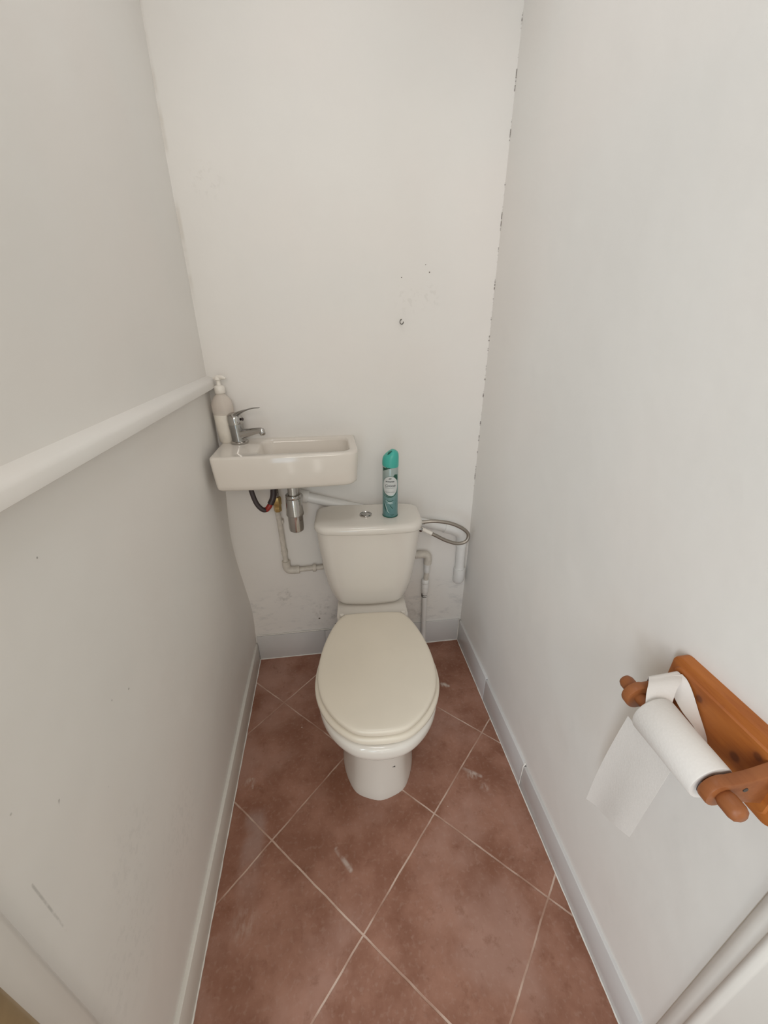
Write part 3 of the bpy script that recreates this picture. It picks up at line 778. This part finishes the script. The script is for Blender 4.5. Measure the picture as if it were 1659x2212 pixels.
# cartridge head and lever
bm = bmesh.new()
lathe(bm, [(0.0235, 0.062), (0.0242, 0.066), (0.0242, 0.082), (0.0222, 0.092), (0.015, 0.0985), (0.006, 0.101), (0, 0.1015)], (FX, FY, FZ), (-0.06, 0, 1), n=36)
hd = obj('lever_head', bm, M_chrome, fau)
bm = bmesh.new()
def flatbar(bm, pts, ws, hs, side, n=16):
    ps = [Vector(p) for p in spline(pts, 6)]; m = len(ps); rings = []; side = Vector(side).normalized()
    for i, p in enumerate(ps):
        t = (ps[min(i + 1, m - 1)] - ps[max(0, i - 1)]).normalized(); u = (side - t * side.dot(t)).normalized(); v = t.cross(u)
        f = i / (m - 1) * (len(ws) - 1); a = min(int(f), len(ws) - 2); w_ = ws[a] + (ws[a + 1] - ws[a]) * (f - a); h_ = hs[a] + (hs[a + 1] - hs[a]) * (f - a)
        rings.append([p + u * w_ * math.cos(2 * PI * q / n) + v * h_ * math.sin(2 * PI * q / n) for q in range(n)])
    return loft(bm, rings)
flatbar(bm, [(FX - 0.012, FY, FZ + 0.082), (FX + 0.012, FY - 0.008, FZ + 0.099), (FX + 0.038, FY - 0.018, FZ + 0.110), (FX + 0.062, FY - 0.026, FZ + 0.117), (FX + 0.082, FY - 0.033, FZ + 0.119)],
        [0.017, 0.0165, 0.012, 0.009, 0.0065], [0.011, 0.006, 0.0028, 0.0020, 0.0014], (0.3, 1, 0))
obj('lever', bm, M_chrome2, hd)
bm = bmesh.new(); lathe(bm, [(0.005, 0), (0.005, 0.003), (0.0, 0.0035)], (FX + 0.0205, FY - 0.0105, FZ + 0.080), (0.9, -0.4, 0.1), n=14)
obj('temperature_mark', bm, M_black, hd)

# soap bottle
SX, SY = -0.343, 1.366
soap = thing('soap_dispenser', 'half-empty translucent soap bottle with white pump behind the faucet in the corner', 'soap bottle', (SX, SY, 1.0125))
Z0 = 1.0125
def soap_ring(rx, ry, z, n=32): return [Vector((SX + rx * math.cos(2 * PI * i / n), SY + ry * math.sin(2 * PI * i / n), Z0 + z)) for i in range(n)]
bm = bmesh.new()
loft(bm, [soap_ring(0.025, 0.021, 0.0), soap_ring(0.0275, 0.023, 0.003), soap_ring(0.030, 0.025, 0.04), soap_ring(0.0325, 0.0265, 0.092)])
obj('soap_liquid', bm, M_soap, soap, label='cream liquid in the lower half')
bm = bmesh.new()
loft(bm, [soap_ring(0.0325, 0.0265, 0.0925), soap_ring(0.0338, 0.027, 0.108), soap_ring(0.0335, 0.027, 0.122), soap_ring(0.030, 0.025, 0.136), soap_ring(0.022, 0.020, 0.148), soap_ring(0.0135, 0.0135, 0.156), soap_ring(0.013, 0.013, 0.160)])
obj('bottle', bm, M_clear, soap, label='clear upper half of the bottle')
bm = bmesh.new()
lathe(bm, [(0.015, 0.158), (0.0165, 0.160), (0.0165, 0.178), (0.014, 0.181), (0.007, 0.183), (0.006, 0.197), (0.0095, 0.199), (0.010, 0.204), (0.008, 0.208), (0, 0.209)], (SX, SY, Z0), n=28)
pm = obj('pump', bm, M_pump, soap, label='white pump head')
bm = bmesh.new(); tube(bm, [(SX - 0.014, SY + 0.004, Z0 + 0.203), (SX, SY, Z0 + 0.206), (SX + 0.014, SY - 0.004, Z0 + 0.2065), (SX + 0.026, SY - 0.008, Z0 + 0.203)], [0.004, 0.0075, 0.0065, 0.0035], n=12)
obj('nozzle', bm, M_pump, pm)
bm = bmesh.new(); tube(bm, [(SX + 0.004, SY - 0.012, Z0 + 0.15), (SX + 0.008, SY - 0.018, Z0 + 0.12), (SX + 0.014, SY - 0.021, Z0 + 0.094)], 0.0025, n=8)
obj('dip_tube', bm, M_pump, soap)

# ------------------------------------------------------------------ plumbing under the basin
TX, TY = -0.140, 1.275
trap = thing('bottle_trap', 'chrome bottle trap hanging under the wash basin', 'drain trap', (TX, TY, 0.70))
bm = bmesh.new(); lathe(bm, [(0.030, 0.9005), (0.030, 0.892), (0.024, 0.886), (0.0175, 0.884), (0.0175, 0.835)], (TX, TY, 0), n=32)
obj('tailpiece', bm, M_chrome, trap)
bm = bmesh.new(); lathe(bm, [(0.020, 0.846), (0.0255, 0.845), (0.0262, 0.842), (0.0262, 0.835), (0.025, 0.832)], (TX, TY, 0), n=32)
obj('slip_nut', bm, M_chrome, trap)
bm = bmesh.new(); lathe(bm, [(0.0255, 0.832), (0.0262, 0.828), (0.0295, 0.785), (0.0305, 0.778), (0.0305, 0.771), (0.0265, 0.768), (0.0262, 0.720), (0.0245, 0.710), (0.018, 0.7045), (0.0, 0.703)], (TX, TY, 0), n=36)
obj('trap_cup', bm, M_chrome, trap)
bm = bmesh.new(); tube(bm, [(TX, TY, 0.80), (TX + 0.01, TY + 0.05, 0.80), (TX + 0.014, TY + 0.095, 0.80)], 0.014, n=16)
obj('outlet_pipe', bm, M_chrome, trap)

waste = thing('waste_pipe', 'white plastic waste pipe sloping along the back wall behind the cistern down to the corner', 'drain pipe', (0.2, 1.375, 0.60))
def pipe_run(pts, r): 
    bm = bmesh.new(); tube(bm, pts, r, n=20, smooth=False); return bm
WY = 1.3805
obj('pipe', pipe_run([(-0.13, WY, 0.797), (0.505, WY, 0.600)], 0.0185), M_pipe, waste)
bm = bmesh.new(); lathe(bm, [(0.0225, 0), (0.0235, 0.002), (0.0235, 0.034), (0.022, 0.036)], (-0.132, WY, 0.798), (0.635, 0, -0.197), n=28)
obj('socket', bm, M_pipe, waste)
bm = bmesh.new(); tube(bm, [(0.435, WY, 0.622), (0.475, WY, 0.609), (0.503, WY, 0.592), (0.514, WY, 0.568), (0.515, WY, 0.530)], 0.0225, n=22)
obj('elbow', bm, M_pipe, waste)
obj('pipe', pipe_run([(0.515, WY, 0.56), (0.517, WY, 0.385)], 0.0195), M_pipe, waste)
bm = bmesh.new(); tube(bm, [(0.517, WY - 0.002, 0.418), (0.517, WY - 0.002, 0.385), (0.517, WY + 0.004, 0.360), (0.517, WY + 0.022, 0.350), (0.517, WY + 0.035, 0.349)], [0.0235, 0.0235, 0.0235, 0.022, 0.02], n=22)
obj('elbow', bm, M_pipe, waste)

# cold water supply under the basin
supply = thing('supply_pipe', 'thin painted water pipe running from the basin down and behind the cistern', 'water pipe', (-0.205, 1.385, 0.48))
PY = 1.384
obj('pipe', pipe_run([(-0.213, PY - 0.03, 0.765), (-0.2125, PY - 0.005, 0.70), (-0.208, PY, 0.49)], 0.0098), M_paintpipe, supply)
for z in (0.690, 0.555):
    bm = B(-0.222, -0.198, PY - 0.006, YB + 0.001, z - 0.008, z + 0.008, 0.003); obj('pipe_clip', bm, M_paintpipe, supply)
bm = bmesh.new(); tube(bm, [(-0.208, PY, 0.515), (-0.208, PY, 0.49), (-0.201, PY, 0.474), (-0.185, PY, 0.469), (-0.158, PY, 0.469)], 0.0158, n=16)
obj('elbow', bm, M_paintpipe, supply)
obj('pipe', pipe_run([(-0.17, PY, 0.469), (-0.05, PY, 0.474)], 0.0098), M_paintpipe, supply)
bm = bmesh.new(); lathe(bm, [(0.0145, 0), (0.0158, 0.002), (0.0158, 0.012), (0.0145, 0.014)], (-0.105, PY, 0.472), (1, 0, 0), n=16)
obj('coupling', bm, M_paintpipe, supply)

conn = thing('hose_connector', 'brass and chrome connector joining the black hose to the painted pipe', 'pipe fitting', (-0.205, 1.35, 0.76))
CYY = 1.352
bm = bmesh.new(); lathe(bm, [(0.0125, 0.750), (0.0140, 0.752), (0.0142, 0.766), (0.0142, 0.776), (0.0165, 0.779), (0.0168, 0.801), (0.0155, 0.807)], (-0.2085, CYY, 0), n=6)
obj('brass_nut', bm, M_brass, conn)
bm = bmesh.new(); lathe(bm, [(0.010, 0.806), (0.0115, 0.810), (0.0115, 0.838), (0.0105, 0.905)], (-0.2085, CYY, 0), n=18)
obj('chrome_collar', bm, M_chrome, conn)
hose = thing('basin_hose', 'black flexible water hose with red band looping under the basin', 'hose', (-0.26, 1.32, 0.78))
bm = bmesh.new()
tube(bm, [(-0.288, 1.322, 0.905), (-0.284, 1.315, 0.855), (-0.272, 1.31, 0.805), (-0.254, 1.31, 0.779), (-0.240, 1.318, 0.776), (-0.228, 1.328, 0.790), (-0.217, 1.34, 0.812), (-0.212, 1.345, 0.850)], 0.0086, n=14)
obj('hose_tube', bm, M_black, hose)
bm = bmesh.new(); tube(bm, [(-0.246, 1.314, 0.7755), (-0.240, 1.318, 0.776), (-0.231, 1.325, 0.785), (-0.229, 1.327, 0.789)], 0.0094, n=14, k=4)
obj('red_band', bm, M_red, hose, label='red band')
bm = bmesh.new(); tube(bm, [(-0.228, 1.328, 0.790), (-0.217, 1.34, 0.812), (-0.212, 1.344, 0.850)], 0.0112, n=14, k=4)
obj('end_sleeve', bm, M_black, hose)

# braided hose looping out of the cistern side
bh = thing('braided_hose', 'braided steel hose looping out from the right side of the cistern', 'hose', (0.33, 1.31, 0.68))
bm = bmesh.new()
tube(bm, [(0.318, 1.306, 0.690), (0.37, 1.30, 0.694), (0.43, 1.295, 0.684), (0.48, 1.29, 0.660), (0.505, 1.288, 0.632), (0.497, 1.285, 0.606), (0.465, 1.285, 0.598), (0.42, 1.288, 0.612), (0.375, 1.292, 0.637), (0.352, 1.295, 0.649)], 0.0070, n=14)
obj('braid', bm, M_braid, bh)
bm = bmesh.new(); lathe(bm, [(0.012, 0), (0.0125, 0.002), (0.0125, 0.014), (0.009, 0.016), (0.0078, 0.034)], (0.300, 1.306, 0.689), (1, 0, 0.02), n=6)
obj('nut', bm, M_chrome2, bh)
bm = bmesh.new(); tube(bm, [(0.360, 1.294, 0.645), (0.335, 1.298, 0.658), (0.318, 1.30, 0.666)], 0.0082, n=14)
obj('ferrule', bm, M_pump, bh, label='white ferrule')
bm = bmesh.new(); lathe(bm, [(0.009, 0), (0.0105, 0.003), (0.0105, 0.018), (0.008, 0.021)], (0.324, 1.299, 0.662), (-1, 0.15, 0.4), n=6)
obj('nut', bm, M_chrome2, bh)

# cistern feed pipe on the right
feed = thing('feed_pipe', 'painted feed pipe with stop valve going down to the floor right of the toilet', 'water pipe', (0.367, 1.385, 0.0))
GX, GY = 0.370, 1.382
bm = bmesh.new(); tube(bm, [(0.318, GY, 0.500), (0.345, GY, 0.500), (0.366, GY, 0.496), (0.374, GY, 0.480), (0.3735, GY, 0.452)], 0.0165, n=16)
obj('elbow', bm, M_paintpipe, feed)
bm = bmesh.new(); lathe(bm, [(0.015, 0), (0.0165, 0.002), (0.0165, 0.007), (0.0155, 0.010), (0.0165, 0.013), (0.0165, 0.018), (0.015, 0.02)], (0.322, GY, 0.500), (1, 0, 0), n=18)
obj('coupling', bm, M_paintpipe, feed)
bm = bmesh.new(); lathe(bm, [(0.0105, 0.458), (0.013, 0.456), (0.0135, 0.440), (0.012, 0.436), (0.0125, 0.432), (0.0125, 0.412), (0.011, 0.409)], (0.3725, GY, 0), n=18)
obj('coupling', bm, M_pipe, feed)
obj('pipe', pipe_run([(0.3725, GY, 0.415), (0.3690, GY, 0.345)], 0.0100), M_paintpipe, feed)
bm = bmesh.new(); lathe(bm, [(0.012, 0.372), (0.0155, 0.368), (0.0165, 0.354), (0.0145, 0.351), (0.0155, 0.348), (0.0160, 0.333), (0.0135, 0.330), (0.0145, 0.326), (0.0140, 0.305), (0.0115, 0.298)], (0.3685, GY, 0), n=20)
vl = obj('stop_valve', bm, M_pipe, feed, label='white stop valve')
for z in (0.290, 0.282):
    bm = bmesh.new(); lathe(bm, [(0.0118, 0), (0.0124, 0.0006), (0.0124, 0.0026), (0.0118, 0.0032)], (0.3665, GY - 0.0005, z), n=18); obj('gap_ring', bm, M_dark, vl)
obj('pipe', pipe_run([(0.3680, GY, 0.31), (0.3700, GY - 0.004, 0.13), (0.3720, GY - 0.008, 0.0)], 0.0110), M_pipe, feed)

# ------------------------------------------------------------------ wall hook
hook = thing('wall_hook', 'tiny open metal screw hook in the bare back wall above the spray can', 'hook', (0.247, YB, 1.379))
bm = bmesh.new()
HC = Vector((0.2475, YB - 0.012, 1.376)); pts = [Vector((0.2475, YB + 0.004, 1.384))]
for i in range(15):
    a = math.radians(100 + 265 * i / 14); pts.append(HC + Vector((math.cos(a) * 0.0055, -0.001 * i / 14, math.sin(a) * 0.0068)))
tube(bm, pts, 0.0013, n=8, k=3)
obj('hook_wire', bm, M_iron, hook)
bm = bmesh.new(); lathe(bm, [(0.0028, 0), (0.0024, 0.0012), (0.0, 0.0016)], (0.2475, YB - 0.0005, 1.384), (0, -1, 0), n=12)
obj('screw_collar', bm, M_pump, hook)

# ------------------------------------------------------------------ toilet roll holder
BX = XR - 0.024
hold = thing('toilet_roll_holder', 'orange pine toilet roll holder screwed to the right wall', 'toilet roll holder', (XR, 0.315, 0.83))
ya, yb_ = 0.214, 0.413; za, zb = 0.772, 0.888
def corner2(cy, cz, r, a0, a1, n=6): return [(cy + r * math.cos(math.radians(a0 + (a1 - a0) * i / n)), cz + r * math.sin(math.radians(a0 + (a1 - a0) * i / n))) for i in range(n + 1)]
out = corner2(yb_ - 0.014, zb - 0.014, 0.014, 0, 90) + corner2(ya + 0.014, zb - 0.014, 0.014, 90, 180) + corner2(ya + 0.014, za + 0.014, 0.014, 180, 270) + corner2(yb_ - 0.014, za + 0.014, 0.014, 270, 360)
bm = bmesh.new()
def brd(x, d): 
    cy, cz = (ya + yb_) / 2, (za + zb) / 2
    return [Vector((x, cy + (p[0] - cy) * (1 - d / 0.1), cz + (p[1] - cz) * (1 - d / 0.058))) for p in out]
loft(bm, [brd(XR + 0.003, 0), brd(BX + 0.009, 0), brd(BX + 0.006, 0.001), brd(BX + 0.0045, 0.004), brd(BX + 0.003, 0.0115), brd(BX, 0.0135), brd(BX, 0.03)])
obj('backplate', bm, M_wood, hold, sharp=30)
DX, DZ = 0.458, 0.838
def arm(yc, th=0.015):
    lobe = [(DX + 0.0215 * math.cos(math.radians(a)), DZ - 0.002 + 0.0215 * math.sin(math.radians(a))) for a in range(70, 291, 15)]
    pts = lobe + [(DX + 0.018, DZ - 0.0205), (DX + 0.034, DZ - 0.0245), (DX + 0.050, DZ - 0.030), (BX + 0.002, DZ - 0.036), (BX + 0.002, DZ + 0.030), (DX + 0.050, DZ + 0.024), (DX + 0.034, DZ + 0.0200), (DX + 0.020, DZ + 0.0185)]
    bm = bmesh.new(); prism(bm, pts, 1, yc - th / 2, yc + th / 2, 0.0025); return bm
obj('arm', arm(0.3850), M_wood2, hold, sharp=35); obj('arm', arm(0.2410), M_wood2, hold, sharp=35)
bm = bmesh.new()
lathe(bm, [(0.0, 0.2060), (0.006, 0.2065), (0.0105, 0.2095), (0.0125, 0.2145), (0.0125, 0.2280), (0.0105, 0.2330), (0.0095, 0.2345), (0.0095, 0.395), (0.0115, 0.3960), (0.0115, 0.408), (0.0095, 0.413), (0.005, 0.4155), (0.0, 0.416)], (DX, 0, DZ), (0, 1, 0), n=28)
obj('dowel', bm, M_wood2, hold)
for (y, z) in ((0.243, DZ + 0.006),):
    bm = bmesh.new(); lathe(bm, [(0.0035, 0), (0.0035, 0.0012), (0.0, 0.0016)], (DX + 0.030, 0.2338, DZ + 0.004), (0, -1, 0), n=12); obj('peg_hole', bm, M_dark, hold, label='small dark knot in the arm')

# toilet paper
tp = thing('toilet_paper', 'nearly used up white toilet roll with loose sheets draped on the pine holder', 'toilet roll', (DX, 0.30, 0.83))
RX, RZ, RR = 0.463, 0.829, 0.0305
bm = bmesh.new()
n = 44; rings = []
def rr_(y, r, dx=0, dz=0): return [Vector((RX + dx + r * math.cos(2 * PI * i / n), y, RZ + dz + r * math.sin(2 * PI * i / n))) for i in range(n)]
loft(bm, [rr_(0.252, 0.0200), rr_(0.252, RR - 0.001), rr_(0.2535, RR), rr_(0.30, RR + 0.001), rr_(0.352, RR + 0.003, -0.001, 0.002), rr_(0.3545, RR + 0.0015, -0.001, 0.002), rr_(0.355, RR - 0.002, 0, 0.001), rr_(0.355, 0.0200), rr_(0.252, 0.0200)], False, False)
bmesh.ops.remove_doubles(bm, verts=bm.verts, dist=0.0001)
obj('paper_roll', bm, M_paper, tp)
def bil(q, u, v, bend=lambda u, v: Vector((0, 0, 0))):
    a, b, c, d = [Vector(p) for p in q]; return a.lerp(b, u).lerp(d.lerp(c, u), v) + bend(u, v)
# sheet hanging from the roll, twisted and skewed
q = [(0.437, 0.368, 0.812), (0.441, 0.285, 0.806), (0.468, 0.313, 0.571), (0.462, 0.408, 0.512)]
bm = bmesh.new()
sheet(bm, [[bil(q, i / 14, j / 20, lambda u, v: Vector((-0.004 * math.sin(PI * v) + 0.0025 * math.sin(2 * PI * u) * v, -0.003 * math.sin(PI * v) * (u - 0.3), 0.001 * math.sin(3 * PI * u) * v))) for i in range(15)] for j in range(21)])
obj('hanging_sheet', bm, M_paper, tp, label='loose sheet hanging down from the roll')
# strip draped over the far arm: goes up from the roll, over the arm, doubles back
bm = bmesh.new(); rows = []
path = [((0.442, 0.352, 0.851), (0.486, 0.352, 0.850)), ((0.452, 0.366, 0.860), (0.500, 0.364, 0.862)), ((0.462, 0.3765, 0.8645), (0.516, 0.374, 0.868)),
        ((0.470, 0.385, 0.8650), (0.525, 0.385, 0.8685)), ((0.478, 0.394, 0.862), (0.525, 0.394, 0.866)), ((0.482, 0.3965, 0.84), (0.525, 0.3965, 0.845))]
sa = spline([p[0] for p in path], 6); sb = spline([p[1] for p in path], 6)
sheet(bm, [[a.lerp(b, i / 8) for i in range(9)] for a, b in zip(sa, sb)], 0.0008)
obj('draped_strip', bm, M_paper, tp, label='strip of paper draped over the far arm')
bm = bmesh.new()
path = [((0.499, 0.3870, 0.8668), (0.5262, 0.3850, 0.8705)), ((0.502, 0.3780, 0.8610), (0.5262, 0.3740, 0.8690)), ((0.503, 0.3705, 0.8500), (0.5255, 0.3600, 0.8600)), ((0.502, 0.3470, 0.8400), (0.5250, 0.3400, 0.8400)), ((0.500, 0.3200, 0.8380), (0.5240, 0.3150, 0.8150)), ((0.494, 0.3050, 0.8330), (0.512, 0.3000, 0.8050))]
sa = spline([p[0] for p in path], 6); sb = spline([p[1] for p in path], 6)
sheet(bm, [[a.lerp(b, i / 8) for i in range(9)] for a, b in zip(sa, sb)], 0.0008)
obj('folded_flap', bm, M_paper, tp, label='folded flap of paper between roll and board')
